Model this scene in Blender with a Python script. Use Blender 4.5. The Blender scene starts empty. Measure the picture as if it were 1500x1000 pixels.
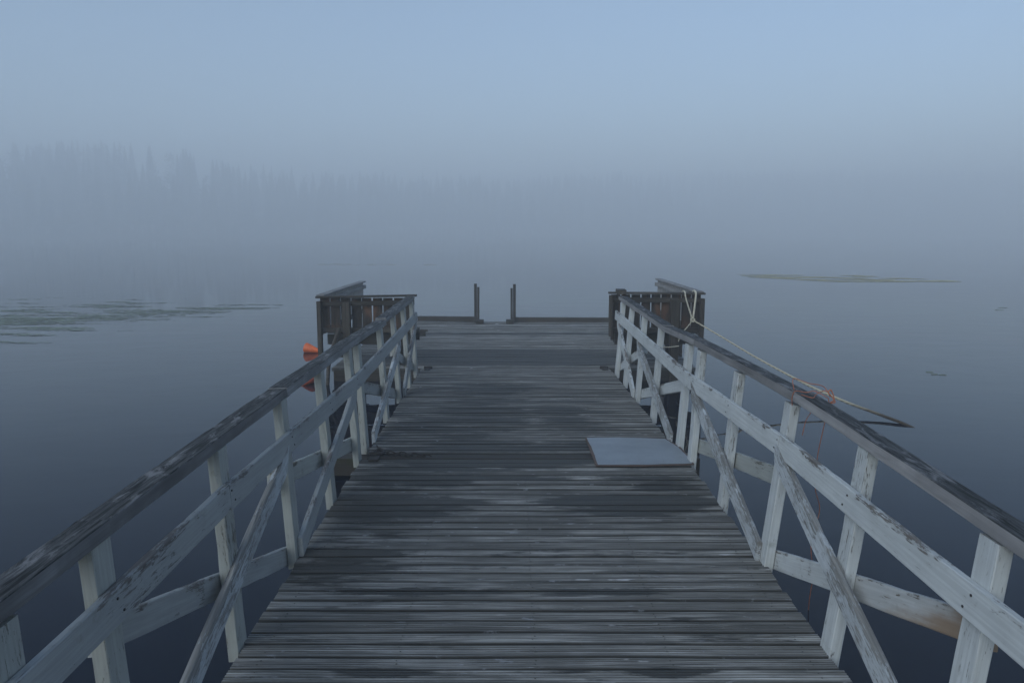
import bpy, bmesh, math, random
from mathutils import Vector, Matrix, noise
random.seed(7)
SC = bpy.context.scene
# ------------------------------------------------------------------ camera
CH = 1.82                                   # eye height above the water
cam = bpy.data.objects.new('camera', bpy.data.cameras.new('camera'))
SC.collection.objects.link(cam)
cam.location = (0, 0, CH)
cam.rotation_euler = (math.radians(90) - math.atan(160 / 1125), 0, 0)
cam.data.sensor_width = 36.0
cam.data.lens = 36.0 * 1125 / 1500
cam.data.clip_start = 0.05
cam.data.clip_end = 3000
SC.camera = cam
# ------------------------------------------------------------------ sky and sun
SUN_EL, SUN_AZ = math.radians(27.0), math.radians(-140)
w = bpy.data.worlds.new('World'); SC.world = w; w.use_nodes = True
nt = w.node_tree; nt.nodes.clear()
sky = nt.nodes.new('ShaderNodeTexSky'); sky.sky_type = 'NISHITA'
sky.sun_disc = False; sky.sun_elevation = SUN_EL; sky.sun_rotation = SUN_AZ
sky.air_density = 1.0; sky.dust_density = 0.2; sky.ozone_density = 2.6
bg = nt.nodes.new('ShaderNodeBackground'); bg.inputs['Strength'].default_value = 0.15
wo = nt.nodes.new('ShaderNodeOutputWorld')
nt.links.new(sky.outputs[0], bg.inputs[0]); nt.links.new(bg.outputs[0], wo.inputs[0])
ld = bpy.data.lights.new('sun', 'SUN'); ld.energy = 2.5; ld.angle = math.radians(60); ld.color = (.92, .96, .93)
sun = bpy.data.objects.new('sun', ld); SC.collection.objects.link(sun)
sd = Vector((math.sin(SUN_AZ) * math.cos(SUN_EL), math.cos(SUN_AZ) * math.cos(SUN_EL), math.sin(SUN_EL)))
sun.rotation_euler = sd.to_track_quat('Z', 'Y').to_euler()
SC.view_settings.view_transform = 'Standard'; SC.view_settings.look = 'None'
SC.view_settings.exposure = 0.12; SC.view_settings.gamma = 1.0
SC.cycles.volume_bounces = 8
SC.cycles.use_denoising = True
SC.cycles.max_bounces = 12
FOG = 0.0080
# ------------------------------------------------------------------ helpers
COL = SC.collection
def tag(o, label=None, cat=None, group=None, kind=None):
    if label: o['label'] = label
    if cat: o['category'] = cat
    if group: o['group'] = group
    if kind: o['kind'] = kind
    return o
def empty(name, loc, label, cat, group=None):
    o = bpy.data.objects.new(name, None); COL.objects.link(o)
    o.location = loc; o.empty_display_size = .1
    return tag(o, label, cat, group)
def mesh_obj(name, verts, faces, mats, parent=None, loc=(0, 0, 0), quat=None, smooth=False, fmat=None):
    me = bpy.data.meshes.new(name); me.from_pydata([tuple(v) for v in verts], [], faces); me.update()
    for m in (mats if isinstance(mats, (list, tuple)) else [mats]): me.materials.append(m)
    if fmat:
        for p, i in zip(me.polygons, fmat): p.material_index = i
    if smooth:
        for p in me.polygons: p.use_smooth = True
    o = bpy.data.objects.new(name, me); COL.objects.link(o)
    o.location = Vector(loc) - (Vector(parent.location) if parent else Vector())
    if quat is not None: o.rotation_mode = 'QUATERNION'; o.rotation_quaternion = quat
    if parent: o.parent = parent
    return o
def beam(name, p0, p1, wd, ht, mat, parent=None, up=(0, 0, 1), seg=.09, wear=1.0, ch=.003, cut0=0.0, cut1=0.0, bow=0.0):
    """A board from p0 to p1: local X runs along it, wd across (local Y), ht high (local Z). cut0/cut1 skew its ends."""
    p0, p1 = Vector(p0), Vector(p1)
    L = (p1 - p0).length; ax = (p1 - p0).normalized(); up = Vector(up)
    ay = up.cross(ax).normalized(); az = ax.cross(ay)
    q = Matrix((ax, ay, az)).transposed().to_quaternion()
    n = max(2, int(L / seg)); hy, hz = wd / 2, ht / 2; c = min(ch, hy * .4, hz * .4)
    prof = [(-hy + c, -hz), (hy - c, -hz), (hy, -hz + c), (hy, 0), (hy, hz - c), (hy - c, hz), (0, hz), (-hy + c, hz), (-hy, hz - c), (-hy, 0), (-hy, -hz + c)]
    V, F = [], []; so = random.random() * 1000
    for i in range(n + 1):
        x = L * i / n
        for k, (y, z) in enumerate(prof):
            a = noise.noise(Vector((x * 3 + so, y * 12, z * 12))) * .0016 * wear
            b = noise.noise(Vector((x * 3 + so + 50, y * 12, z * 12))) * .0016 * wear
            t = max(0, noise.noise(Vector((x * 9 + so, k * 3.1, 7))) - .25) * .011 * wear   # knocked corners
            s = 1 - (t / max(hy, hz) if k not in (3, 6, 9) else 0)
            xx = x + (cut0 * z / ht if i == 0 else 0) + (cut1 * z / ht if i == n else 0)
            V.append((xx, y * s + a, z * s + b + bow * math.sin(math.pi * x / L)))
    m = len(prof)
    for i in range(n):
        for k in range(m):
            F.append((i * m + k, (i + 1) * m + k, (i + 1) * m + (k + 1) % m, i * m + (k + 1) % m))
    F = [tuple(reversed(f)) for f in F]
    F.append(tuple(range(m - 1, -1, -1))[::-1] if False else tuple(reversed(range(m))))
    F.append(tuple(n * m + k for k in range(m)))
    fm = [0] * len(F)
    if isinstance(mat, (list, tuple)):
        for i in range(n):
            for k in (4, 5, 6, 7): fm[i * m + k] = 1
    return mesh_obj(name, V, F, mat, parent, p0, q, fmat=fm)
def tube(name, pts, r, mat, parent=None, sides=8, loc=None, smooth=True):
    pts = [Vector(p) for p in pts]; loc = Vector(loc) if loc is not None else pts[0]
    V, F = [], []; prev = None
    for i, p in enumerate(pts):
        t = (pts[min(i + 1, len(pts) - 1)] - pts[max(i - 1, 0)]).normalized()
        if prev is None: a = t.orthogonal().normalized()
        else:
            a = prev - t * prev.dot(t); a = a.normalized() if a.length > 1e-6 else t.orthogonal().normalized()
        prev = a; b = t.cross(a); rr = r(i / (len(pts) - 1)) if callable(r) else r
        for k in range(sides):
            an = 2 * math.pi * k / sides
            V.append(p - loc + (a * math.cos(an) + b * math.sin(an)) * rr)
    for i in range(len(pts) - 1):
        for k in range(sides):
            k2 = (k + 1) % sides
            F.append((i * sides + k, i * sides + k2, (i + 1) * sides + k2, (i + 1) * sides + k))
    F.append(tuple(reversed(range(sides)))); F.append(tuple((len(pts) - 1) * sides + k for k in range(sides)))
    return mesh_obj(name, V, F, mat, parent, loc, smooth=smooth)
def spline(ctrl, n=12):
    c = [Vector(p) for p in ctrl]; c = [c[0]] + c + [c[-1]]; out = []
    for i in range(1, len(c) - 2):
        for k in range(n):
            t = k / n
            out.append(.5 * ((2 * c[i]) + (c[i + 1] - c[i - 1]) * t + (2 * c[i - 1] - 5 * c[i] + 4 * c[i + 1] - c[i + 2]) * t * t + (3 * c[i] - 3 * c[i + 1] + c[i + 2] - c[i - 1]) * t ** 3))
    out.append(c[-2]); return out
# ------------------------------------------------------------------ materials
class NT:
    def __init__(s, name):
        s.m = bpy.data.materials.new(name); s.m.use_nodes = True; s.t = s.m.node_tree
        s.b = s.t.nodes['Principled BSDF']; s.out = s.t.nodes['Material Output']
    def n(s, typ, **kw):
        x = s.t.nodes.new(typ)
        for k, v in kw.items(): setattr(x, k, v)
        return x
    def l(s, a, b): s.t.links.new(a, b)
    def math(s, op, a, b=None, c=None, clamp=False):
        x = s.n('ShaderNodeMath', operation=op, use_clamp=clamp)
        for i, v in enumerate((a, b, c)):
            if v is None: continue
            if isinstance(v, (int, float)): x.inputs[i].default_value = v
            else: s.l(v, x.inputs[i])
        return x.outputs[0]
    def vec(s, op, a, b=None):
        x = s.n('ShaderNodeVectorMath', operation=op)
        for i, v in enumerate((a, b)):
            if v is None: continue
            if isinstance(v, (tuple, list)): x.inputs[i].default_value = v
            else: s.l(v, x.inputs[i])
        return x.outputs[1] if op == 'LENGTH' else x.outputs[0]
    def noise(s, v, scale, detail=4, rough=.55, dist=0):
        x = s.n('ShaderNodeTexNoise'); x.inputs['Scale'].default_value = scale
        x.inputs['Detail'].default_value = detail; x.inputs['Roughness'].default_value = rough
        x.inputs['Distortion'].default_value = dist
        s.l(v, x.inputs['Vector']); return x.outputs['Fac']
    def step(s, v, a, b, lo=0., hi=1.):
        x = s.n('ShaderNodeMapRange', interpolation_type='SMOOTHSTEP')
        for i, q in zip((1, 2, 3, 4), (a, b, lo, hi)): x.inputs[i].default_value = q
        s.l(v, x.inputs[0]); return x.outputs[0]
    def mix(s, f, a, b, mode='MIX'):
        x = s.n('ShaderNodeMix', data_type='RGBA', blend_type=mode)
        if isinstance(f, (int, float)): x.inputs[0].default_value = f
        else: s.l(f, x.inputs[0])
        for i, v in ((6, a), (7, b)):
            if isinstance(v, (tuple, list)): x.inputs[i].default_value = (*v[:3], 1)
            else: s.l(v, x.inputs[i])
        return x.outputs[2]
    def bump(s, h, strength, dist=.002):
        x = s.n('ShaderNodeBump'); x.inputs['Strength'].default_value = strength; x.inputs['Distance'].default_value = dist
        s.l(h, x.inputs['Height']); s.l(x.outputs[0], s.b.inputs['Normal'])
def coords(g, perboard=False):
    tc = g.n('ShaderNodeTexCoord').outputs['Object']
    if perboard:
        at = g.n('ShaderNodeAttribute', attribute_name='rnd'); r = at.outputs['Fac']
    else: r = g.n('ShaderNodeObjectInfo').outputs['Random']
    cx = g.n('ShaderNodeCombineXYZ'); g.l(g.math('MULTIPLY', r, 37.), cx.inputs[0]); g.l(g.math('MULTIPLY', r, 11.), cx.inputs[2])
    return tc, r, g.vec('ADD', tc, cx.outputs[0])
def wood(name, dark, mid, light, rough=.8, algae=None, perboard=False, spots=(), contrast=1.0, frost=.0, warm=None):
    g = NT(name); tc, r, p = coords(g, perboard)
    gr = g.noise(g.vec('MULTIPLY', p, (2.2, 70, 70)), 1.0, 5, .6, .4)            # fine grain
    br = g.noise(g.vec('MULTIPLY', p, (1.3, 14, 14)), 1.0, 3, .5, .6)           # broad streaks
    bl = g.noise(p, 3.2, 4, .6)
    vo = g.n('ShaderNodeTexVoronoi'); vo.inputs['Scale'].default_value = 1.0; g.l(g.vec('MULTIPLY', p, (2.6, 8, 8)), vo.inputs['Vector'])
    c = g.mix(g.step(gr, .32, .68), dark, light)
    c = g.mix(g.step(vo.outputs['Distance'], .13, .05, 0, .75), c, tuple(x * .35 for x in mid))
    c = g.mix(g.step(br, .3, .7, 0, .75), c, mid)
    c = g.mix(g.step(bl, .35, .7, 0, .45 * contrast), c, tuple(x * .45 for x in mid))
    v = g.math('MULTIPLY_ADD', r, .75 if perboard else .5, .62 if perboard else .75)
    vc = g.n('ShaderNodeCombineXYZ'); [g.l(v, vc.inputs[i]) for i in range(3)]
    c = g.mix(1.0, c, vc.outputs[0], 'MULTIPLY')
    if warm: c = g.mix(g.step(g.noise(g.vec('MULTIPLY', p, (1.5, 6, 1.5)), 1.6, 3), .48, .66, 0, .85), c, warm)
    if perboard:
        dt = g.n('ShaderNodeAttribute', attribute_name='dirt_shade').outputs['Fac']  # groove and gap shade put into the colour, with damp edges and screws
        c = g.mix(g.math('MULTIPLY', dt, .85), c, (.028, .028, .026))
        sp = g.noise(g.vec('MULTIPLY', p, (5, 30, 5)), 1.0, 3, .6); sp2 = g.noise(g.vec('MULTIPLY', p, (.8, 2, 1)), 1.5, 2)
        c = g.mix(g.math('MULTIPLY', g.step(sp, .66, .74), g.step(sp2, .5, .6)), c, (.46, .46, .47))
    if frost:
        fr = g.noise(g.vec('MULTIPLY', p, (9, 40, 9)), 1.0, 4, .65)
        c = g.mix(g.step(fr, .62, .74, 0, frost), c, (.42, .44, .48))
    if algae: c = g.mix(g.step(g.noise(p, 6., 5, .6), .5, .68, 0, .8), c, algae)
    rg = g.step(gr, .3, .7, rough - .1, rough + .1)
    if spots is not None and perboard:
        wet = None
        mo = g.noise(g.vec('MULTIPLY', p, (3.0, 26, 1)), 1.0, 6, .7, .3)
        mo2 = g.noise(g.vec('MULTIPLY', tc, (2.2, 5, 1)), 1.0, 4, .6)
        for (x, y, rx, ry, a) in spots:
            d = g.vec('LENGTH', g.vec('MULTIPLY', g.vec('SUBTRACT', tc, (x, y, 0)), (1 / rx, 1 / ry, 0)))
            d = g.math('MULTIPLY', g.math('SUBTRACT', 1.0, d), a * 1.35)
            wet = d if wet is None else g.math('MAXIMUM', wet, d)
        base = g.math('ADD', g.math('ADD', g.math('MULTIPLY_ADD', mo, 2.2, -1.1), g.math('MULTIPLY_ADD', mo2, 1.3, -.65)), g.math('MULTIPLY_ADD', r, 1.1, -.55))
        s_ = g.math('ADD', g.math('MAXIMUM', wet, -.45) if wet is not None else -.45, base)
        wf = g.step(s_, .0, .42, 0, 1)
        c = g.mix(g.math('MULTIPLY', wf, .86), c, (.018, .019, .018))
        rg = g.math('MULTIPLY_ADD', wf, -.22, rg)
    g.l(c, g.b.inputs['Base Color'])
    g.l(rg, g.b.inputs['Roughness']); g.b.inputs['Specular IOR Level'].default_value = .35
    g.bump(g.math('ADD', g.math('MULTIPLY', gr, 1.0), g.math('MULTIPLY', br, .6)), .55, .0025)
    return g.m
def paint(name, white, under, peel=.5, stain=None, dirt_shade=(.16, .16, .13)):
    g = NT(name); tc, r, p = coords(g)
    gr = g.noise(g.vec('MULTIPLY', p, (2.5, 80, 80)), 1.0, 5, .6, .3)
    br = g.noise(g.vec('MULTIPLY', p, (13, 95, 95)), 1.0, 6, .75, .4)
    bl = g.noise(p, 2.2, 5, .7)
    wc = g.mix(g.step(gr, .36, .62, 0, .65), white, tuple(x * .72 for x in white))
    wc = g.mix(g.step(bl, .3, .75, 0, .6), wc, tuple(x * .66 for x in white))
    wc = g.mix(g.step(g.noise(p, 9, 5, .7), .58, .75, 0, .5), wc, dirt_shade)
    uc = g.mix(g.step(gr, .3, .7), tuple(x * .5 for x in under), under)
    m = g.math('ADD', g.math('MULTIPLY', br, .62), g.math('ADD', g.math('MULTIPLY', bl, .38), g.math('MULTIPLY_ADD', r, .05, -.025)))
    sz = g.n('ShaderNodeSeparateXYZ'); g.l(tc, sz.inputs[0])
    m = g.math('ADD', m, g.math('MULTIPLY', g.step(sz.outputs[2], .015, .05), g.step(bl, .3, .7, .0, .13)))
    mk = g.step(m, .69 - .19 * peel, .735 - .19 * peel)
    c = g.mix(mk, wc, uc)
    if stain: c = g.mix(g.step(g.math('ADD', g.math('SUBTRACT', sz.outputs[0], g.math('MULTIPLY', sz.outputs[2], 4.)), g.math('MULTIPLY', g.noise(g.vec('MULTIPLY', p, (6, 20, 20)), 1., 5), .8)), .7, 1.25, 0, .85), c, stain)
    g.l(c, g.b.inputs['Base Color']); g.b.inputs['Roughness'].default_value = .62
    g.b.inputs['Specular IOR Level'].default_value = .4
    g.bump(g.math('ADD', g.math('MULTIPLY', gr, .5), g.math('MULTIPLY', mk, -1.2)), .6, .002)
    return g.m
def rail_top(name):
    g = NT(name); tc, r, p = coords(g)
    gr = g.noise(g.vec('MULTIPLY', p, (5, 90, 90)), 1.0, 6, .7, .4); mt = g.noise(g.vec('MULTIPLY', p, (7, 26, 26)), 1.0, 6, .7, .6); bl = g.noise(p, 3.5, 4, .6)
    c = g.mix(g.step(gr, .36, .64), (.014, .016, .017), (.085, .088, .090))
    k = g.math('ADD', g.math('MULTIPLY', mt, .7), g.math('MULTIPLY', bl, .3))
    c = g.mix(g.step(k, .50, .62, 0, .75), c, (.23, .23, .235))
    c = g.mix(g.step(k, .42, .36, 0, .8), c, (.010, .012, .010))
    g.l(c, g.b.inputs['Base Color']); g.b.inputs['Roughness'].default_value = .85; g.b.inputs['Specular IOR Level'].default_value = .15
    g.bump(g.math('ADD', gr, mt), .8, .003); return g.m
def plain(name, col, rough=.6, metal=0., var=.3, scale=30.):
    g = NT(name); tc, r, p = coords(g)
    n_ = g.noise(p, scale, 4, .6)
    g.l(g.mix(g.step(n_, .3, .7, 0, 1), tuple(x * (1 - var) for x in col), tuple(min(1, x * (1 + var)) for x in col)), g.b.inputs['Base Color'])
    g.b.inputs['Roughness'].default_value = rough; g.b.inputs['Metallic'].default_value = metal
    g.bump(n_, .3, .001)
    return g.m
WHITE_L = paint('worn_white_paint_dim_side', (.34, .355, .352), (.16, .145, .135), .55)  # left white darker than the right: difference in light put into the paint
WHITE_R = paint('flaking_white_paint_lit_side', (.56, .585, .58), (.20, .18, .16), .6)
WHITE_M = paint('mossy_white_paint', (.37, .385, .36), (.13, .12, .09), .6, dirt_shade=(.12, .13, .08))
BRACE_M = paint('bare_patched_white_paint', (.50, .53, .545), (.27, .265, .25), .92)
STAIN_M = paint('stained_white_paint', (.50, .51, .50), (.20, .17, .13), .6, stain=(.24, .15, .08))
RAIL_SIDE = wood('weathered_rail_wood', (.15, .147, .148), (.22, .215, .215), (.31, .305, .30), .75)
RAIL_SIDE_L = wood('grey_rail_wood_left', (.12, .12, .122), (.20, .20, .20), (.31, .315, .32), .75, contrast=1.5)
RAIL_TOP = rail_top('dark_lichened_rail_top') if True else wood('dark_lichened_rail_top', (.02, .021, .022), (.07, .072, .075), (.22, .22, .23), .75, frost=.55, contrast=1.6)
DARKWOOD = wood('brown_weathered_wood', (.055, .042, .034), (.10, .08, .065), (.13, .11, .095), .85, warm=(.17, .085, .045))
GREYWOOD = wood('grey_brown_weathered_wood', (.022, .018, .014), (.045, .038, .030), (.09, .078, .065), .85)
PALEWOOD = wood('silvered_wood', (.17, .165, .16), (.24, .235, .23), (.30, .29, .28), .85)
UNDER = wood('wet_dark_wood', (.02, .017, .014), (.035, .03, .025), (.05, .042, .035), .7, algae=(.03, .032, .015))
IRON = plain('rusted_dark_iron', (.035, .030, .027), .7, .3, .4)
NAIL = plain('nail_iron', (.05, .045, .045), .5, .6)
# ------------------------------------------------------------------ water
g = NT('lake_water'); tc = g.n('ShaderNodeTexCoord').outputs['Object']
g.b.inputs['Base Color'].default_value = (.0001, .0035, .013, 1); g.b.inputs['Roughness'].default_value = .012
g.b.inputs['IOR'].default_value = 1.333; g.b.inputs['Specular IOR Level'].default_value = .22
h = g.math('ADD', g.noise(g.vec('MULTIPLY', tc, (1.0, 1.4, 1)), .9, 3, .5, .3), g.math('MULTIPLY', g.noise(g.vec('MULTIPLY', tc, (1, 1.6, 1)), 5., 2, .5), .10))
g.bump(h, .10, .03)
WATER = g.m
def grid_plane(name, x0, x1, y0, y1, z, mat):
    return mesh_obj(name, [(x0, y0, z), (x1, y0, z), (x1, y1, z), (x0, y1, z)], [(0, 1, 2, 3)], mat)
tag(grid_plane('water', -890, 890, -110, 750, 0, WATER), kind='structure')
# ------------------------------------------------------------------ far shore, hills and forest
def shoreY(x): return 268 + 100 / (1 + math.exp(-(x + 95) / 22.)) + 90 / (1 + math.exp(-(x - 70) / 35.)) + 4 * math.sin(x * .05) + 3 * math.sin(x * .13 + 1)
def interp(x, tab):
    for (a, b), (c, d) in zip(tab, tab[1:]):
        if x <= c: return b + (d - b) * max(0, (x - a)) / (c - a)
    return tab[-1][1]
TOPS = [(-260, 17), (-170, 21), (-140, 24), (-118, 25), (-98, 24.5), (-84, 22), (-74, 19), (-64, 16.5), (-52, 17.2), (-44, 15.4), (-36, 16.2), (-27, 14.6), (-14, 15.6), (-4, 14.4), (8, 15.2), (15, 16), (35, 16.2), (60, 17), (120, 17), (300, 16.5)]
def ground(x, y):
    d = y - shoreY(x)
    if d < -6: return -1.5
    top = interp(x * 205 / max(y, 1), TOPS)
    hl = max(0, top * y / 205. - 20) * .9
    return -1.0 + min(1.3, max(0, (d + 6) * .22)) + hl * min(1, max(0, d / 40)) + .3 * noise.noise(Vector((x * .05, y * .05, 0)))
V, F = [], []; NX, NY = 130, 20
for j in range(NY + 1):
    for i in range(NX + 1):
        x = -700 + 1400 * i / NX; y = shoreY(x) - 9 + (j / NY) ** 1.4 * (620 - shoreY(x))
        V.append((x, min(y, 620), ground(x, y)))
for j in range(NY):
    for i in range(NX):
        a = j * (NX + 1) + i; F.append((a, a + 1, a + NX + 2, a + NX + 1))
SOIL = plain('shore_ground', (.05, .055, .03), .9, 0, .4, .3)
tag(mesh_obj('hills', V, F, SOIL, smooth=True), kind='structure')
g = NT('spruce_foliage'); tc, r, p = coords(g)
g.l(g.mix(g.step(g.noise(p, .35, 4), .35, .65), (.018, .030, .014), (.045, .062, .028)), g.b.inputs['Base Color']); g.b.inputs['Roughness'].default_value = .8
SPRUCE = g.m
BARK = plain('pale_bark', (.32, .30, .27), .8, 0, .4, 2.)
V, F, fm = [], [], []
def conifer(x, y, z, hh, rad, seed):
    rn = random.Random(seed); layers = max(7, int(hh / 1.25)); base = .12 + .1 * rn.random()
    for L in range(layers):
        t = L / layers; zz = z + hh * (base + (1 - base) * t); rr = rad * (1 - t) ** .85 + .15
        n = 11 if L < layers * .7 else 7; o = rn.random() * 6.28
        tip = len(V); V.append((x + rn.uniform(-.1, .1), y, zz + hh / layers * 1.35)); st = len(V)
        for k in range(2 * n):
            a = o + math.pi * k / n; q = rr * (rn.uniform(.75, 1.2) if k % 2 == 0 else rn.uniform(.3, .55))
            V.append((x + q * math.cos(a), y + q * math.sin(a), zz - (q * .35 if k % 2 == 0 else 0) + rn.uniform(-.15, .15)))
        for k in range(2 * n):
            F.append((tip, st + k, st + (k + 1) % (2 * n))); fm.append(0)
def trunk(x, y, z, hh, r_):
    s = len(V)
    for zz, rr in ((z - .5, r_), (z + hh, r_ * .35)):
        for k in range(5): V.append((x + rr * math.cos(k * 1.2566), y + rr * math.sin(k * 1.2566), zz))
    for k in range(5): F.append((s + k, s + (k + 1) % 5, s + 5 + (k + 1) % 5, s + 5 + k)); fm.append(1)
def leafy(x, y, z, hh, rad, seed):
    rn = random.Random(seed); trunk(x, y, z, hh * .75, .16)
    for i in range(170):
        u = rn.random(); a = rn.random() * 6.28; q = rad * math.sqrt(rn.random()) * math.sin(math.pi * (.12 + .85 * u)) ** .7
        c = Vector((x + q * math.cos(a), y + q * math.sin(a), z + hh * (.3 + .7 * u))); s = len(V); e = rn.uniform(.3, .8)
        for k in range(3):
            V.append(tuple(c + Vector((rn.uniform(-e, e), rn.uniform(-e, e), rn.uniform(-e, e)))))
        F.append((s, s + 1, s + 2)); fm.append(0)
rn = random.Random(11)
for i in range(2100):
    x = rn.uniform(-420, 470); sh = shoreY(x); d = 2 + rn.random() ** 1.4 * 70; y = sh + d
    if y > 600: continue
    z = ground(x, y); top = interp(x * 205 / y, TOPS) * y / 205.
    hh = min(21, max(8, (top - z))) * rn.uniform(.80, 1.0) if d < 30 else min(21, max(8, top - z)) * rn.uniform(.90, 1.03)
    if rn.random() < .07: hh *= 1.13
    hh = min(hh, 42.5 - z)
    if rn.random() < .3: leafy(x, y, z, hh * .93, 3.0, i)
    else: conifer(x, y, z, hh, rn.uniform(2.2, 3.9), i); trunk(x, y, z, hh * .8, .2)
tag(mesh_obj('forest', V, F, [SPRUCE, BARK], fmat=fm), 'misty spruce and birch forest along the far lake shore', 'forest', kind='stuff')
# ------------------------------------------------------------------ decks
def deck(name, parent, x0f, x1f, y0, y1, zf, mat, pitch=.0905, th=.045, ox=0, grooves=4, seg=.11, gap2=False):
    """Grooved deck boards running along X, all in one mesh."""
    V, F, R, D = [], [], [], []; loc = Vector(parent.location); n = int(round((y1 - y0) / pitch)); pt = (y1 - y0) / n
    for b in range(n):
        bw = pt - random.uniform(.011, .022) - (.005 if gap2 else 0); yb = y0 + b * pt + random.uniform(0, .002); rv = random.random(); so = random.random() * 99
        pr = [(0, -th), (0, -.003), (.003, 0)]; rw = (bw - .006) / (2 * grooves + 1)
        for k in range(grooves):
            a = .003 + rw * (2 * k + 1)
            pr += [(a, 0), (a + rw * .15, -.005), (a + rw * .85, -.005), (a + rw, 0)]
        pr += [(bw - .003, 0), (bw, -.003), (bw, -th)]
        xa = x0f(yb) + random.uniform(-.008, .008); xb = x1f(yb) + random.uniform(-.010, .008); dz = random.gauss(0, .0011); tl = random.gauss(0, .010)
        ns = max(4, int((xb - xa) / seg)); m = len(pr); s = len(V)
        for i in range(ns + 1):
            x = xa + (xb - xa) * i / ns
            wz = noise.noise(Vector((x * 1.6 + so, so, 0))) * .0045; wy = noise.noise(Vector((x * 1.2 + so, 5, so))) * .002
            tw = tl + noise.noise(Vector((x * 1.1, so, 9))) * .03
            for (y, z) in pr:
                V.append((x - loc.x, yb + y + wy - loc.y, zf(yb + y) + z + dz + wz + (y - bw / 2) * tw - loc.z)); R.append(rv); D.append(1.0 if y < .0005 or y > bw - .0005 else .55 if y < .0035 or y > bw - .0035 else (.8 if z < -.002 else 0.0))
        for i in range(ns):
            for k in range(m):
                F.append((s + i * m + k, s + i * m + (k + 1) % m, s + (i + 1) * m + (k + 1) % m, s + (i + 1) * m + k))
        F.append(tuple(s + k for k in reversed(range(m)))); F.append(tuple(s + ns * m + k for k in range(m)))
        if grooves == 4:
            for xs in (-.98, -.45, .09, .62, 1.16):
                for yy in (.022, bw - .022):
                    xx = xs + random.uniform(-.006, .006); q = len(V); yy2 = yy + random.uniform(-.003, .003)
                    for k in range(6): V.append((xx + .0042 * math.cos(k * 1.047) - loc.x, yb + yy2 + .0042 * math.sin(k * 1.047) - loc.y, zf(yb) + .0036 + dz - loc.z)); R.append(rv); D.append(1.0)
                    F.append(tuple(q + k for k in reversed(range(6))))
    F = [tuple(reversed(f)) for f in F]
    o = mesh_obj(name, V, F, mat, parent, loc)
    at = o.data.attributes.new('rnd', 'FLOAT', 'POINT'); at.data.foreach_set('value', R)
    at = o.data.attributes.new('dirt_shade', 'FLOAT', 'POINT'); at.data.foreach_set('value', D)
    return o
zA = lambda Y: .125 + .015 * Y
zB = lambda Y: zA(5.43) - .012 * (Y - 5.43)
zP = lambda Y: .168 - .002 * (Y - 9.4)
AX0, AX1 = -1.085, 1.262
def mA(spots, par):
    L = par.location
    return [(x - L.x, y - L.y, rx, ry, a) for x, y, rx, ry, a in spots]
DCOL = ((.066, .065, .060), (.145, .144, .135), (.42, .418, .40))
gA = empty('gangway', (.09, 1.2, 0), 'near gangway of grooved grey boards running from the camera to the hinge', 'gangway', None)
gB = empty('gangway', (.07, 5.5, 0), 'far gangway of grey boards between the hinge and the floating platform', 'gangway', None)
gP = empty('floating_platform', (.05, 9.45, 0), 'square floating wooden platform at the end of the gangways', 'platform')
SPA = mA([(-.75, 4.35, .55, .35, 1.0), (-.55, 4.95, .7, .30, .8), (-.2, 5.3, 1.0, .16, 1.1), (.75, 4.5, .55, .30, .9), (.95, 4.75, .3, .2, .8), (-.5, 2.72, .16, .035, .7), (.72, 3.1, .14, .035, .6), (.62, 2.72, .15, .035, .6), (-.9, 3.7, .3, .3, .6), (.5, 3.35, .4, .06, .8), (-.5, 3.35, .6, .05, .8)], gA)
SPB = mA([(-.25, 6.9, .45, .9, .8), (-.2, 7.9, .6, .5, .9), (-.6, 6.3, .5, .4, .7), (-.1, 5.6, .9, .12, 1.3), (.5, 6.8, .3, .8, .45), (-.3, 5.95, .4, .3, .7), (.9, 5.7, .5, .15, .8)], gB)
SPP = mA([(0, 10.3, 2.6, .55, 1.25), (0, 9.75, 2.4, .3, 1.1), (-1.1, 9.8, .8, .3, 1.0), (0, 12.6, 2.5, .15, .5)], gP)
MDA = wood('grooved_deck_wood', *DCOL, .72, perboard=True, spots=SPA, frost=.5)
MDB = wood('grooved_deck_wood_far', *DCOL, .72, perboard=True, spots=SPB, frost=.5)
MDP = wood('platform_deck_wood', *[tuple(c * 1.12 for c in d) for d in DCOL], .72, perboard=True, spots=SPP, frost=.5)
deck('deck', gA, lambda y: AX0, lambda y: AX1, 1.2, 5.36, zA, MDA)
bx0 = lambda y: -1.07 - .012 * (y - 5.5); bx1 = lambda y: 1.235 - .008 * (y - 5.5)
deck('deck', gB, bx0, bx1, 5.50, 9.47, zB, MDB, pitch=.0905, gap2=True)
deck('deck', gP, lambda y: -2.22, lambda y: 2.27, 9.32, 14.35, zP, MDP, pitch=.095, seg=.25, grooves=3, gap2=True)
for x in (-.98, .09, 1.16):
    beam('stringer', (x, 1.2, zA(1.2) - .105), (x, 5.36, zA(5.36) - .105), .07, .15, UNDER, gA)
    beam('stringer', (x - .02, 5.5, zB(5.5) - .105), (x - .03, 9.3, zB(9.3) - .105), .07, .15, UNDER, gB)
beam('hinge_strip', (-1.05, 5.43, zA(5.43) - .03), (1.22, 5.43, zA(5.43) - .03), .10, .05, UNDER, gB)
beam('cross_beam', (-1.36, 5.62, .085), (1.40, 5.62, .085), .16, .13, UNDER, gB)
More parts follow.
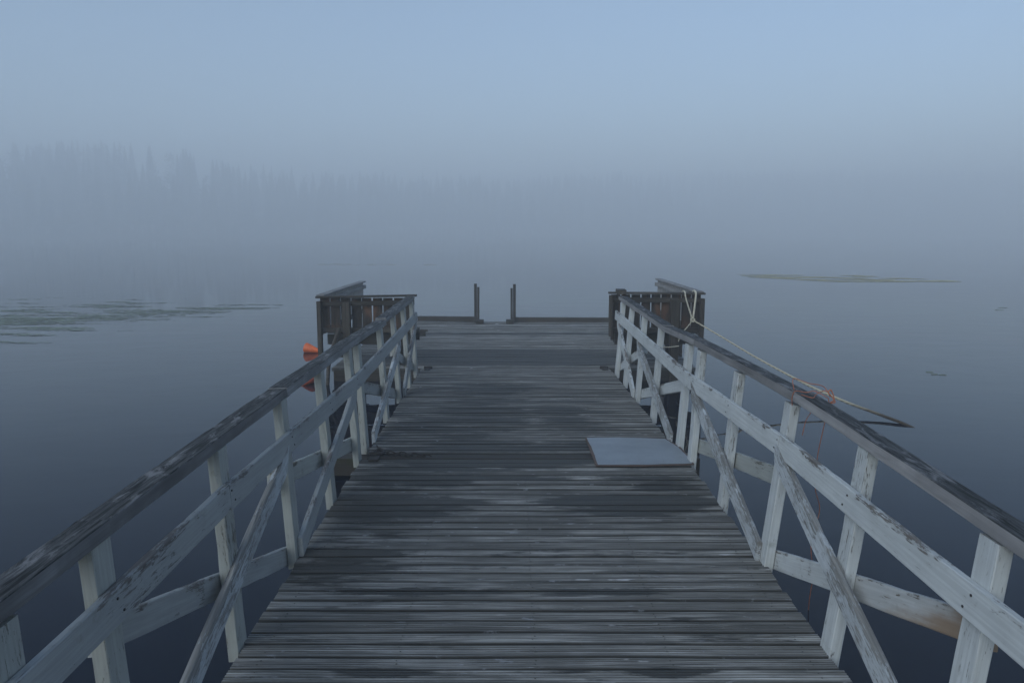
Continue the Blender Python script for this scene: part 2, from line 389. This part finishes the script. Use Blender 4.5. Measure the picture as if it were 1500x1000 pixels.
# platform frame
for y in (9.35, 10.6, 11.85, 13.1, 14.31):
    beam('cross_beam', (-2.18, y, zP(y) - .10), (2.23, y, zP(y) - .10), .06, .14, UNDER if y > 9.4 else GREYWOOD, gP)
for x in (-2.19, 2.24):
    beam('side_beam', (x, 9.39, zP(10) - .10), (x, 14.27, zP(14) - .10), .05, .14, GREYWOOD, gP)
for x in (-1.5, 0, 1.5):
    V, F = [], []
    tube('float', [(x, 9.7, -.02), (x, 9.72, -.02), (x, 14.1, -.02), (x, 14.12, -.02)], lambda t: .06 if t in (0, 1) else .1, UNDER, gP, 14)
# kerbs at the far edge
beam('kerb', (-2.2, 14.28, zP(14.3) + .065), (-.70, 14.28, zP(14.3) + .055), .10, .09, GREYWOOD, gP)
beam('kerb', (.06, 14.28, zP(14.3) + .045), (2.25, 14.28, zP(14.3) + .035), .10, .085, GREYWOOD, gP)
# ------------------------------------------------------------------ railings
def railing(name, label, side, x0, lean, posts, zf, trail, mrail, braces, backs, wm, grp, bmat, pmat):
    """side -1 left, +1 right. x0(Y): inner face of the posts at deck level; lean: outward metres per metre of height."""
    y0 = posts[0][0]; par = empty(name, (x0(y0), y0, zf(y0)), label, 'railing', grp)
    LN = lean if callable(lean) else (lambda Y: lean)
    def P(Y, h, off=0.0):            # off: towards the outside
        return Vector((x0(Y) + side * (LN(Y) * h + off), Y, zf(Y) + h))
    upv = Vector((side * LN(y0), 0, 1)).normalized()
    for (Y, hb, ht, dy) in posts:
        a = P(Y, hb, .024); b = P(Y, ht, .024); b.y += dy; jl = random.uniform(-.006, .006); b.x += jl
        beam('post', a, b, .095, .045, pmat, par, up=(-side, 0, 0), wear=1.2)
    for (ya, ha, yb, hb, m, th, dx) in trail:
        beam('handrail', P(ya, ha, .045 + dx), P(yb, hb, .045 + dx), .098, th, m, par, up=upv, wear=1.5, bow=random.uniform(-.004, .006))
    for (ya, ha, yb, hb, m) in mrail:
        beam('middle_rail', P(ya, ha, -.0145), P(yb, hb, -.0145), .026, .105, m, par, up=upv, wear=1.6)
    for (ya, ha, yb, hb, m) in braces:
        beam('brace', P(ya, ha, -.0145), P(yb, hb, -.0145), .026, .095, m, par, up=upv, wear=1.6, cut0=-.10 * (1 if ha > hb else -1), cut1=-.03)
    for (ya, ha, yb, hb, m) in backs:
        beam('outer_brace', P(ya, ha, .062), P(yb, hb, .062), .026, .095, m, par, up=upv, wear=1.6)
    for (Y, hb, ht, dy) in (posts if y0 < 5 else []):
        for (dh, dyy) in ((-.022, .012), (.024, -.014)):
            for (ya, ha, yb, hb2, m) in mrail:
                if ya < Y < yb and Y > 1.8:
                    c = P(Y + dyy, ha + (hb2 - ha) * (Y - ya) / (yb - ya) + dh, -.0275)
                    tube('nail_head', [c, c + Vector((-side * .003, 0, 0))], .0042, NAIL, par, 7, smooth=False)
    return par
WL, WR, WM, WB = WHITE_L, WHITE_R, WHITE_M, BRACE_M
AL = lambda Y: AX0 + (-.005 if Y > 0 else 0)
AR = lambda Y: 1.250
RL = lambda Y: .115 - .05 * min(1, max(0, (Y - 3.9) / 1.3))
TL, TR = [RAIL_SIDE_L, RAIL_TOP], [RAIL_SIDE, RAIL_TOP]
pA = [(1.30, -.12, .79, 0), (2.06, -.12, .808, 0), (2.87, -.05, .825, 0), (3.66, -.05, .815, 0), (4.46, -.05, .81, 0), (5.27, -.05, .80, 0)]
pL = [(1.615, -.12, .80, 0), (2.03, -.12, .812, 0), (2.91, -.05, .815, 0), (3.74, -.05, .815, 0), (4.55, -.05, .81, 0), (5.36, -.05, .80, 0)]
railing('gangway_railing', 'near left gangway railing, worn white paint under a dark lichened handrail', -1, AL, .055, pL, zA,
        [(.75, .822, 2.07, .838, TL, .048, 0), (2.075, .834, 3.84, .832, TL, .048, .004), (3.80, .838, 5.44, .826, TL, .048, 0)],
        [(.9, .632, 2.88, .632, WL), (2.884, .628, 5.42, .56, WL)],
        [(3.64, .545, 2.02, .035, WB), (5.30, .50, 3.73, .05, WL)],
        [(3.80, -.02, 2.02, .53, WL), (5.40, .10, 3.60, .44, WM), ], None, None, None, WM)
railing('gangway_railing', 'near right gangway railing, flaking white paint and stained outer brace, orange string on its handrail', 1, AR, RL, pA, zA,
        [(.75, .808, 3.63, .862, TR, .048, 0), (3.60, .858, 5.42, .830, TR, .048, -.003)],
        [(.9, .632, 3.62, .618, WR), (3.624, .615, 5.44, .56, WR)],
        [(3.66, .57, 2.0, .035, WB), (5.30, .52, 3.68, .05, WB)],
        [(3.78, -.02, 2.90, .262, WR), (2.88, .266, 2.05, .53, STAIN_M), (5.40, .10, 3.60, .44, WM)], None, None, None, WR)
pB = [(5.66, -.04, .79, 0), (6.70, -.05, .80, 0), (7.54, -.05, .82, 0), (8.33, -.05, .83, 0), (8.98, -.05, .85, 0)]
BL = lambda Y: -1.090 - .008 * (Y - 5.4)
BR = lambda Y: 1.250 - .007 * (Y - 5.4)
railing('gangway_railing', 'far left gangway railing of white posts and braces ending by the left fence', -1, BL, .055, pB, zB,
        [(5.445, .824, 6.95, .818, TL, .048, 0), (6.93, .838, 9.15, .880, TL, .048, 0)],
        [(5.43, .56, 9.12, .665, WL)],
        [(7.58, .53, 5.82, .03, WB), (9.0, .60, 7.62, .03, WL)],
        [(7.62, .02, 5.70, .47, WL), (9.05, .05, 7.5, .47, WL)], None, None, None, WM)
railing('gangway_railing', 'far right gangway railing of white posts and braces ending by the right fence', 1, BR, RL, pB, zB,
        [(5.44, .83, 6.55, .805, TR, .048, 0), (6.53, .812, 9.2, .880, TR, .048, 0)],
        [(5.45, .56, 9.2, .675, WR)],
        [(7.56, .53, 5.80, .03, WB), (9.0, .62, 7.58, .03, WR)],
        [(7.6, .02, 5.75, .47, WR), (9.05, .05, 7.5, .50, WR)], None, None, None, WR)
# ------------------------------------------------------------------ fences on the platform
def fence_panel(name, a, b, z0, z1, mat, parent, pitch=.125, th=.016, gap=.016):
    a, b = Vector((a[0], a[1], 0)), Vector((b[0], b[1], 0)); d = (b - a).normalized(); L = (b - a).length; nn = Vector((-d.y, d.x, 0)); n = max(1, round(L / pitch)); loc = Vector((a.x, a.y, 0))
    V, F = [], []
    for i in range(n):
        s0, s1 = L * i / n + gap / 2, L * (i + 1) / n - gap / 2; j0, j1 = random.uniform(-.006, .006), random.uniform(-.004, .004); tk = random.uniform(-.003, .003)
        st = len(V)
        for (s, zz) in ((s0, z0 + j0), (s1, z0 + j0), (s1 + tk, z1), (s0 + tk, z1)):
            for o_ in (-th / 2, th / 2):
                p = d * s + nn * o_; V.append((p.x, p.y, zz))
        q = [st + k for k in range(8)]
        F += [(q[0], q[2], q[4], q[6]), (q[7], q[5], q[3], q[1]), (q[0], q[1], q[3], q[2]), (q[2], q[3], q[5], q[4]), (q[4], q[5], q[7], q[6]), (q[6], q[7], q[1], q[0])]
    return mesh_obj(name, V, F, mat, parent, loc)
def panelwood():
    g = NT('fence_board_wood'); tc = g.n('ShaderNodeTexCoord').outputs['Object']
    sx = g.n('ShaderNodeSeparateXYZ'); g.l(tc, sx.inputs[0])
    bd = g.math('FLOOR', g.math('DIVIDE', g.math('ADD', sx.outputs[0], sx.outputs[1]), .125))
    wn = g.n('ShaderNodeTexWhiteNoise', noise_dimensions='1D'); g.l(bd, wn.inputs['W'])
    gr = g.noise(g.vec('MULTIPLY', tc, (60, 60, 3)), 1.0, 5, .6, .3); bl = g.noise(g.vec('MULTIPLY', tc, (5, 5, 2)), 1.0, 3)
    c = g.mix(g.step(gr, .3, .7), (.018, .013, .010), (.06, .046, .035))
    c = g.mix(g.step(bl, .45, .68, 0, .75), c, (.17, .075, .035))
    c = g.mix(g.math('MULTIPLY', wn.outputs['Value'], .45), c, (.018, .015, .012))
    g.l(c, g.b.inputs['Base Color']); g.b.inputs['Roughness'].default_value = .85; g.bump(gr, .5, .002); return g.m
PANEL = panelwood()
def side_panelwood():
    g = NT('silvered_board_wood'); tc = g.n('ShaderNodeTexCoord').outputs['Object']
    gr = g.noise(g.vec('MULTIPLY', tc, (60, 60, 3)), 1.0, 5, .6, .3)
    g.l(g.mix(g.step(gr, .3, .7), (.20, .19, .18), (.38, .365, .35)), g.b.inputs['Base Color']); g.b.inputs['Roughness'].default_value = .85; g.bump(gr, .5, .002); return g.m
SPANEL = side_panelwood()
FY = 9.40
def front_fence(label, xa, xb, zt0, zt1, outer, inner, piles):
    par = empty('fence', ((xa + xb) / 2, FY, .17), label, 'fence', None)
    beam('cap_board', (xa - .03, FY, zt0), (xb + .03, FY, zt1), .11, .022, GREYWOOD, par)
    fence_panel('board_panel', (xa, FY + .028), (xb, FY + .028), .60, min(zt0, zt1) - .013, PANEL, par)
    beam('upper_rail', (xa - .01, FY - .004, zt0 - .085), (xb, FY - .004, zt1 - .085), .04, .055, GREYWOOD, par)
    beam('lower_rail', (xa, FY - .004, .625), (xb, FY - .004, .625), .04, .055, GREYWOOD, par)
    for (x, wd, z0, z1) in piles:
        beam('fence_post', (x, FY - .066, z0), (x, FY - .066, z1), wd, .08, GREYWOOD, par, up=(0, 1, 0))
    return par
front_fence('brown board fence facing the camera on the left corner of the platform', -2.37, -1.20, 1.032, 1.052, -1, 1,
            [(-2.352, .05, -.5, .985), (-2.02, .088, -.5, .97)])
front_fence('brown board fence facing the camera on the right platform corner, pale strap over it', 1.215, 2.33, 1.085, 1.075, 1, -1,
            [(2.318, .05, -.5, 1.02), (1.985, .10, -.5, 1.01), (1.205, .04, .56, 1.06)])
def side_fence(label, x, y0, y1, zt):
    par = empty('fence', (x, y0, .17), label, 'fence', None)
    beam('cap_board', (x, y0 + .06, zt), (x, y1, zt - .0), .10, .022, PALEWOOD, par)
    fence_panel('board_panel', (x, y0 + .08), (x, y1), .55, zt - .013, SPANEL, par)
    s = 1 if x < 0 else -1
    beam('upper_rail', (x + s * .032, y0 + .08, zt - .08), (x + s * .032, y1, zt - .08), .04, .055, PALEWOOD, par)
    beam('lower_rail', (x + s * .032, y0 + .08, .60), (x + s * .032, y1, .60), .04, .055, GREYWOOD, par)
    for y in (y0 + 1.4, y1 - .06):
        beam('fence_post', (x - s * .056, y, .06), (x - s * .056, y, zt - .04), .08, .08, GREYWOOD, par, up=(0, 1, 0))
side_fence('silvered board fence running back along the left edge of the platform', -2.37, FY, 12.2, 1.045)
side_fence('silvered board fence running back along the right edge of the platform', 2.32, FY, 12.2, 1.085)
def bench(label, xa, xb):
    par = empty('bench', ((xa + xb) / 2, 9.7, .17), label, 'bench', None)
    for i, y in enumerate((9.56, 9.70, 9.84)):
        beam('seat_board', (xa, y, .585), (xb, y, .585), .13, .028, GREYWOOD, par)
    beam('apron', (xa, 9.88, .50), (xb, 9.88, .50), .03, .13, UNDER, par)
    beam('apron', (xa, 9.50, .50), (xb, 9.50, .50), .03, .13, UNDER, par)
    for x in (max(xa + .3, -2.1), min(xb - .25, 2.1)):
        beam('leg', (x, 9.84, .17), (x, 9.84, .56), .07, .045, UNDER, par, up=(0, 1, 0))
        beam('leg', (x, 9.56, .17), (x, 9.56, .56), .07, .045, UNDER, par, up=(0, 1, 0))
bench('dark wooden bench behind the left front fence', -2.30, -1.2)
bench('dark wooden bench behind the right front fence', 1.28, 2.27)
o = beam('timber_block', (1.30, 9.10, 1.115), (1.33, 9.42, 1.105), .115, .055, [GREYWOOD, RAIL_TOP], None)
tag(o, 'short dark timber block on top of the right fence at the handrail end', 'block')
for x, lb in ((-1.46, 'small grey mooring block on the platform deck beside the left fence'), (1.60, 'small grey mooring block on the platform deck beside the right fence')):
    par = empty('mooring_block', (x, 12.3 if x < 0 else 11.6, zP(12)), lb, 'block', None); y = par.location.y
    beam('base', (x - .06, y, zP(y) + .035), (x + .06, y, zP(y) + .035), .08, .06, GREYWOOD, par)
    beam('cleat', (x - .10, y, zP(y) + .085), (x + .10, y, zP(y) + .085), .05, .035, GREYWOOD, par)
# ladder rails
def ladder(label, x, s, h1, h2):
    par = empty('ladder_handrail', (x, 14.1, zP(14)), label, 'handrail', 'ladder handrails at the far edge of the platform')
    zb = zP(14) - .0
    beam('post', (x, 14.19, zb), (x, 14.19, zb + h1), .052, .05, GREYWOOD, par, up=(0, 1, 0), wear=.7)
    beam('batten', (x + s * .050, 14.16, zb), (x + s * .054, 14.16, zb + h2), .04, .04, GREYWOOD, par, up=(0, 1, 0), wear=.8)
    beam('foot_block', (x + s * .085, 13.95, zb + .035), (x + s * .085, 14.13, zb + .035), .14, .065, GREYWOOD, par)
ladder('left of the two upright ladder handrails at the far platform edge', -.675, 1, .72, .66)
ladder('right of the two upright ladder handrails at the far platform edge', .045, -1, .71, .64)
# ------------------------------------------------------------------ hinge hardware
def chain(label, ctrl, r, mat, pitch):
    pts = spline(ctrl, 20); V, F = [], []; loc = Vector(ctrl[0]); acc = 0; k = 0; last = pts[0]
    for p, q in zip(pts, pts[1:]):
        acc += (q - p).length
        if acc < pitch: continue
        acc = 0; t = (q - p).normalized(); side = t.cross(Vector((0, 0, 1))).normalized(); upn = side.cross(t)
        a = (side if k % 2 else (upn + side * .4).normalized()); b0 = len(V); M, S = 14, 6
        for i in range(M):
            an = 2 * math.pi * i / M; c = q + t * (math.cos(an) * pitch * .78) + a * (math.sin(an) * pitch * .42)
            rad = (t * math.cos(an) + a * math.sin(an)).normalized(); nn = t.cross(a)
            for j in range(S):
                bn = 2 * math.pi * j / S; V.append(c - loc + (rad * math.cos(bn) + nn * math.sin(bn)) * r)
        for i in range(M):
            for j in range(S):
                F.append((b0 + i * S + j, b0 + ((i + 1) % M) * S + j, b0 + ((i + 1) % M) * S + (j + 1) % S, b0 + i * S + (j + 1) % S))
        k += 1
    o = mesh_obj('chain', V, F, mat, None, loc, smooth=True); return tag(o, label, 'chain')
zh = zA(5.43)
chain('rusty chain lying across the hinge gap beside the left railing', [(-1.02, 5.62, zh + .02), (-.95, 5.48, zh + .012), (-.84, 5.45, zh + .010), (-.72, 5.44, zh + .004), (-.62, 5.43, zh - .004)], .005, IRON, .042)
def bracket(label, x, y, z, s):
    par = empty('hinge_bracket', (x, y, z), label, 'hinge', 'iron hinge brackets')
    beam('plate', (x, y - .14, z + .006), (x, y - .02, z + .006), .07, .010, IRON, par, wear=.3)
    beam('plate', (x, y + .02, z + .006), (x, y + .13, z + .006), .07, .010, IRON, par, wear=.3)
    tube('pin', [(x - .05, y, z + .014), (x + .05, y, z + .014)], .016, IRON, par, 10)
bracket('iron hinge joining the two gangways beside the left railing', -.99, 5.43, zh, 1)
bracket('iron hinge at the foot of the far left railing on the platform edge', -1.03, 9.30, zB(9.3) + .002, 1)
bracket('iron hinge at the foot of the far right railing on the platform edge', 1.13, 9.30, zB(9.3) + .002, -1)
# ------------------------------------------------------------------ metal faced sheet
def on_plane(px, py, zf):
    th = math.atan(160 / 1125); u = (px - 750) / 1125; v = (500 - py) / 1125
    d = Vector((u, math.cos(th) + v * math.sin(th), -math.sin(th) + v * math.cos(th))); t = 1.0
    for _ in range(40): t = (zf(t * d.y) - CH) / d.z
    return Vector((0, 0, CH)) + d * t
pl = empty('metal_faced_sheet', (.9, 5.3, zh), 'pale blue grey metal faced plywood sheet lying over the hinge by the right railing', 'sheet')
cn = [(857, 642), (904, 641), (975, 643), (997, 656), (1011, 671), (1017, 681), (945, 683), (873, 683)]
zS = lambda Y: zh + .006 + abs(Y - 5.43) * .006
P8 = [on_plane(*c, zS) for c in cn]
def slab(name, pts, t0, t1, mat, ins):
    c = sum(pts, Vector()) / len(pts); V, F = [], []; dense = []
    for i, p in enumerate(pts):
        q = pts[(i + 1) % len(pts)]
        for k in range(6):
            r_ = p.lerp(q, k / 6); r_ = r_ + (c - r_).normalized() * (ins + random.uniform(0, .006) * (1 if ins else .3)); dense.append(r_)
    n = len(dense)
    for t in (t0, t1):
        for r_ in dense: V.append((r_.x - c.x, r_.y - c.y, r_.z + t - c.z))
    F = [tuple(range(n - 1, -1, -1))[::-1] if False else tuple(reversed(range(n))), tuple(range(n, 2 * n))] + [(i, (i + 1) % n, n + (i + 1) % n, n + i) for i in range(n)]
    F[0] = tuple(range(n)); F[1] = tuple(n + i for i in range(n))
    o = mesh_obj(name, V, F, mat, pl, c); bm = bmesh.new(); bm.from_mesh(o.data); bmesh.ops.recalc_face_normals(bm, faces=bm.faces)
    bmesh.ops.triangulate(bm, faces=[f for f in bm.faces if len(f.verts) > 4]); bm.to_mesh(o.data); bm.free(); return o
PLY = wood('delaminated_plywood_edge', (.09, .06, .05), (.16, .11, .09), (.24, .17, .14), .9)
g = NT('dull_grey_sheet'); tc, r, p = coords(g)
g.l(g.mix(g.step(g.noise(p, 4, 5, .65), .3, .7), (.18, .205, .225), (.235, .262, .288)), g.b.inputs['Base Color'])
g.b.inputs['Roughness'].default_value = .42; g.b.inputs['Specular IOR Level'].default_value = .6; g.bump(g.noise(p, 3, 3), .4, .006)
sheet_c = g.mix(g.step(g.noise(g.vec('MULTIPLY', p, (9, 3, 1)), 3., 6, .75), .56, .70, 0, .5), g.b.inputs['Base Color'].links[0].from_socket, (.12, .125, .12)); g.l(sheet_c, g.b.inputs['Base Color']); SHEET = g.m
slab('plywood_core', P8, .000, .008, PLY, 0.0); slab('face_sheet', P8, .0082, .0097, SHEET, .016)
# ------------------------------------------------------------------ buoys, ropes and small things
ORANGE = plain('orange_plastic', (.80, .15, .03), .5, 0, .18, 12.)
ORANGE_D = plain('faded_red_orange_plastic', (.55, .09, .03), .5, 0, .2, 12.)
def buoy(label, x, y, z, ax, L, R, mat):
    par = empty('buoy', (x, y, 0), label, 'buoy', 'orange buoys beside the platform'); ax = Vector(ax).normalized(); c = Vector((x, y, z))
    prof = [(0, .2), (.02, .34), (.06, .40), (.35, .62), (.70, .9), (.92, 1.0), (.985, .95), (1, .7)]
    pts = [c + ax * (L * (t - .5)) for t, _ in prof]; rr = [q for _, q in prof]
    tube('body', pts, lambda t: R * rr[round(t * (len(rr) - 1))], mat, par, 20, loc=c)
    e = c - ax * (L * .5); tube('eye_neck', [e + ax * .01, e - ax * .035], R * .22, mat, par, 10, loc=e)
buoy('orange cone buoy floating in open water left of the platform', -3.05, 11.6, .048, (-1, .25, .22), .24, .078, ORANGE)
buoy('dull red orange buoy floating at the foot of the left platform fence', -2.47, 9.15, .035, (.35, .8, .25), .19, .058, ORANGE_D)
ROPE = plain('pale_old_rope', (.55, .51, .40), .9, 0, .25, 60.)
g = NT('mooring_rope'); tc, r, p = coords(g); sx = g.n('ShaderNodeSeparateXYZ'); g.l(tc, sx.inputs[0])
lay = g.n('ShaderNodeTexWave', wave_type='BANDS', bands_direction='DIAGONAL'); lay.inputs['Scale'].default_value = 22; g.l(tc, lay.inputs['Vector'])
wetf = g.step(g.math('ADD', sx.outputs[2], g.math('MULTIPLY', g.noise(p, 12, 3), .06)), -.60, -.70)
c = g.mix(g.step(lay.outputs['Fac'], 0, 1), (.36, .32, .22), (.60, .55, .42)); c = g.mix(wetf, c, (.06, .045, .03))
g.l(c, g.b.inputs['Base Color']); g.b.inputs['Roughness'].default_value = .85; g.bump(lay.outputs['Fac'], .6, .004); MROPE = g.m
K = Vector((2.195, FY - .13, .765))
rope = empty('mooring_rope', K, 'thick pale mooring rope sagging from the right fence down into the water', 'rope')
tube('rope_line', spline([K, (2.489, 8.95, .588), (2.725, 8.65, .44), (2.978, 8.35, .30), (3.20, 8.0, .187), (3.439, 7.65, .095), (3.627, 7.38, .042), (3.778, 7.08, -.006), (3.95, 6.7, -.12)], 14), lambda t: .008 + .009 * t, MROPE, rope, 10, loc=K)
kn = []
for i in range(40):
    a = i * .62; kn.append(K + Vector((.022 * math.cos(a), .016 * math.sin(a * 1.7), .022 * math.sin(a))))
tube('knot', kn, .008, ROPE, rope, 6)
strap = empty('fence_strap', (2.15, FY, 1.07), 'pale doubled strap hanging in a V over the top of the right fence', 'strap')
def band(name, a, b, wd, mat, parent): return beam(name, a, b, wd, .004, mat, parent, up=(0, -1, 0), wear=.2, ch=.001)
def strap_run(x):
    return [(x, FY + .075, 1.01), (x, FY + .065, 1.098), (x, FY - .06, 1.098), (x + (K.x - x) * .1, FY - .09, 1.02), (K.x + (x - K.x) * .1, K.y + .005, K.z + .02)]
tube('strap_leg', spline(strap_run(2.105), 6), .009, ROPE, strap, 6); tube('strap_leg', spline(strap_run(2.235), 6), .013, ROPE, strap, 6)
o = tube('cord', spline([K, (2.12, FY - .12, .66), (2.06, FY - .125, .60), (2.03, FY - .125, .50)], 6), .006, ROPE, None, 6); tag(o, 'thin pale cord hanging from the knot on the right fence', 'cord')
o = tube('cord', spline([(1.84, FY - .07, .425), (1.93, FY - .115, .43), (2.04, FY - .12, .445)], 6), .006, ROPE, None, 6); tag(o, 'short pale cord tied low across the right fence post', 'cord')
o = tube('driftwood_stake', spline([(-2.10, FY - .14, .66), (-2.13, FY - .20, .55), (-2.20, FY - .26, .30), (-2.22, FY - .30, .05), (-2.23, FY - .32, -.2)], 8), lambda t: .028 - .008 * t, GREYWOOD, None, 8)
tag(o, 'bare crooked driftwood stake leaning against the left fence', 'stake')
OSTR = plain("orange_string", (.36, .12, .06), .7, 0, .2, 50.)
sx0 = 1.25; hz = zA(3.6) + .888
def RP(dx, Y, dz): return Vector((1.345 + dx, Y, hz + dz))
st = empty('orange_string', RP(0, 3.55, 0), 'thin orange string looped around the right handrail and hanging to the water', 'string')
tube('loop', spline([RP(-.010, 3.58, -.065), RP(-.016, 3.57, -.02), RP(-.005, 3.56, .010), RP(.03, 3.52, .012), RP(.06, 3.50, .022), RP(.095, 3.46, .006), RP(.112, 3.46, -.01), RP(.105, 3.47, -.055)], 8), .0021, OSTR, st, 5)
tube('loop', spline([RP(.01, 3.62, .004), RP(.02, 3.66, .05), RP(.07, 3.60, .04), RP(.10, 3.5, .045), RP(.112, 3.45, .01), RP(.09, 3.45, .035), RP(.07, 3.5, .008), RP(.03, 3.44, .004), RP(.0, 3.5, .006)], 8), .0021, OSTR, st, 5)
tube('loop', spline([RP(.098, 3.44, .03), RP(.112, 3.44, .04), RP(.12, 3.42, .0), RP(.108, 3.44, -.02), RP(.125, 3.42, -.01), RP(.098, 3.44, .03)], 6), .003, OSTR, st, 5)
tube('hanging_end', spline([RP(.112, 3.46, -.01), RP(.118, 3.50, -.12), RP(.10, 3.52, -.30), RP(.098, 3.52, -.45), RP(.125, 3.52, -.56), RP(.095, 3.52, -.70), RP(.10, 3.52, -.80), RP(.115, 3.52, -.86), RP(.10, 3.52, -1.03), RP(.10, 3.52, -1.2)], 8), .0021, OSTR, st, 5)
tube('hanging_end', spline([RP(.112, 3.62, -.05), RP(.10, 3.62, -.10), RP(.075, 3.62, -.15), RP(.062, 3.62, -.22)], 6), .002, OSTR, st, 5)
# ------------------------------------------------------------------ floating weed
def weed(label, fn, count, mat, seed, size, cat='water weed', clus=(1, 1)):
    rn = random.Random(seed); V, F = [], []
    n = tries = 0
    while n < count and tries < count * 60:
        tries += 1; r = fn(rn)
        if r is None: continue
        x, y, s = r; L = size * s * rn.uniform(.5, 1.8); W = L * rn.uniform(.06, .22); a = rn.gauss(0, .22); z = .004 + rn.random() * .004
        st_ = len(V); m = 7
        for k in range(m):
            an = 2 * math.pi * k / m; px = math.cos(an) * L * rn.uniform(.6, 1); py = math.sin(an) * W * rn.uniform(.6, 1)
            V.append((x + px * math.cos(a) - py * math.sin(a), y + px * math.sin(a) + py * math.cos(a), z))
        F.append(tuple(st_ + k for k in range(m))); n += 1
    loc = Vector((sum(v[0] for v in V) / len(V), sum(v[1] for v in V) / len(V), 0))
    V = [(v[0] - loc.x, v[1] - loc.y, v[2]) for v in V]
    return tag(mesh_obj('floating_weed', V, F, mat, None, loc), label, cat, kind='stuff')
WEED = plain('dark_water_weed', (.20, .235, .17), .75, 0, .35, 3.)
WEED2 = plain('pale_water_weed', (.46, .41, .23), .8, 0, .25, 2.)
def f1(rn):
    y = rn.uniform(12.4, 24); py = 340 + 1125 * CH / y; px = rn.uniform(-120, 410); x = (px - 750) / 1125 * y
    cen = 470 - (px - 0) * .055; hw = 24 * max(0, 1 - max(0, px - 60) / 330.) + 3
    e = 1 - abs(py - cen) / hw
    nn = noise.noise(Vector((x * .55, y * 2.3, 3))) + .5 * noise.noise(Vector((x * 1.6, y * 6, 8)))
    if e * .8 + nn * 1.2 + rn.uniform(-.45, .45) < .72: return None
    if e < -.5: return None
    return x, y, 1.0
weed('dark streaky weed mat floating on the water left of the platform', f1, 6500, WEED, 5, .075)
def f2(rn):
    u = rn.random(); px = 1048 + 352 * u; mid = 402 + 9.5 * u; hw = (4.2 * math.sin(math.pi * min(1, u * 1.0)) ** .6) * (.8 + .5 * math.exp(-((u - .55) / .2) ** 2)); py = mid + rn.uniform(-1, 1) * hw
    y = 1125 * CH / (py - 340); x = (px - 750) / 1125 * y
    if noise.noise(Vector((x * .5, y * 1.2, 1))) < -.02: return None
    return x, y, 1.0
weed('pale green weed mat floating far out on the right', f2, 4200, WEED2, 6, .15)
def f3(rn):
    px = rn.uniform(465, 640); py = 387 + rn.gauss(0, .8) + (px - 550) * .004; y = 1125 * CH / (py - 340); x = (px - 750) / 1125 * y
    return (x, y, 1.0) if noise.noise(Vector((x * .8, y * .6, 1))) > -.1 else None
weed('thin faint line of weed far beyond the left fence', f3, 90, WEED2, 7, .18)
def leaf(label, px, py, L, seed):
    rn = random.Random(seed); y = 1125 * CH / (py - 340); x = (px - 750) / 1125 * y; V = []
    for k in range(12):
        an = 2 * math.pi * k / 12; V.append((math.cos(an) * L * rn.uniform(.8, 1), math.sin(an) * L * .45 * rn.uniform(.8, 1), .0015))
    V += [(v[0], v[1], .006) for v in V]
    F = [tuple(range(12, 24))] + [(i, (i + 1) % 12, 12 + (i + 1) % 12, 12 + i) for i in range(12)]
    tag(mesh_obj('floating_leaf', V, F, WEED, None, (x, y, 0)), label, 'leaf', 'dark leaves floating on the right')
for i, (px, py, L, lb) in enumerate(((1371, 546, .05, 'leftmost of three dark leaves floating right of the mooring rope'), (1379, 549.5, .05, 'middle one of three dark leaves floating right of the mooring rope'),
                                     (1391, 550.5, .05, 'rightmost of three dark leaves floating right of the mooring rope'), (1472, 450, .12, 'upper of two dark leaves floating near the right edge of the view'), (1467, 453.5, .12, 'lower of two dark leaves floating near the right edge of the view'))):
    leaf(lb, px, py, L, i)
# ------------------------------------------------------------------ haze
m = bpy.data.materials.new('mist'); m.use_nodes = True; m.node_tree.nodes.clear()
pv = m.node_tree.nodes.new('ShaderNodeVolumePrincipled'); pv.inputs['Color'].default_value = (.935, .975, 1, 1); pv.inputs['Density'].default_value = FOG; pv.inputs['Anisotropy'].default_value = -.1
mo = m.node_tree.nodes.new('ShaderNodeOutputMaterial'); m.node_tree.links.new(pv.outputs[0], mo.inputs['Volume'])
x0, x1, y0, y1, z0, z1 = -900, 900, -120, 760, -2.6, 44
hz_ = mesh_obj('haze', [(x0, y0, z0), (x1, y0, z0), (x1, y1, z0), (x0, y1, z0), (x0, y0, z1), (x1, y0, z1), (x1, y1, z1), (x0, y1, z1)],
               [(3, 2, 1, 0), (4, 5, 6, 7), (0, 1, 5, 4), (1, 2, 6, 5), (2, 3, 7, 6), (3, 0, 4, 7)], m)
tag(hz_, 'pale morning mist over the lake', 'haze', kind='stuff')
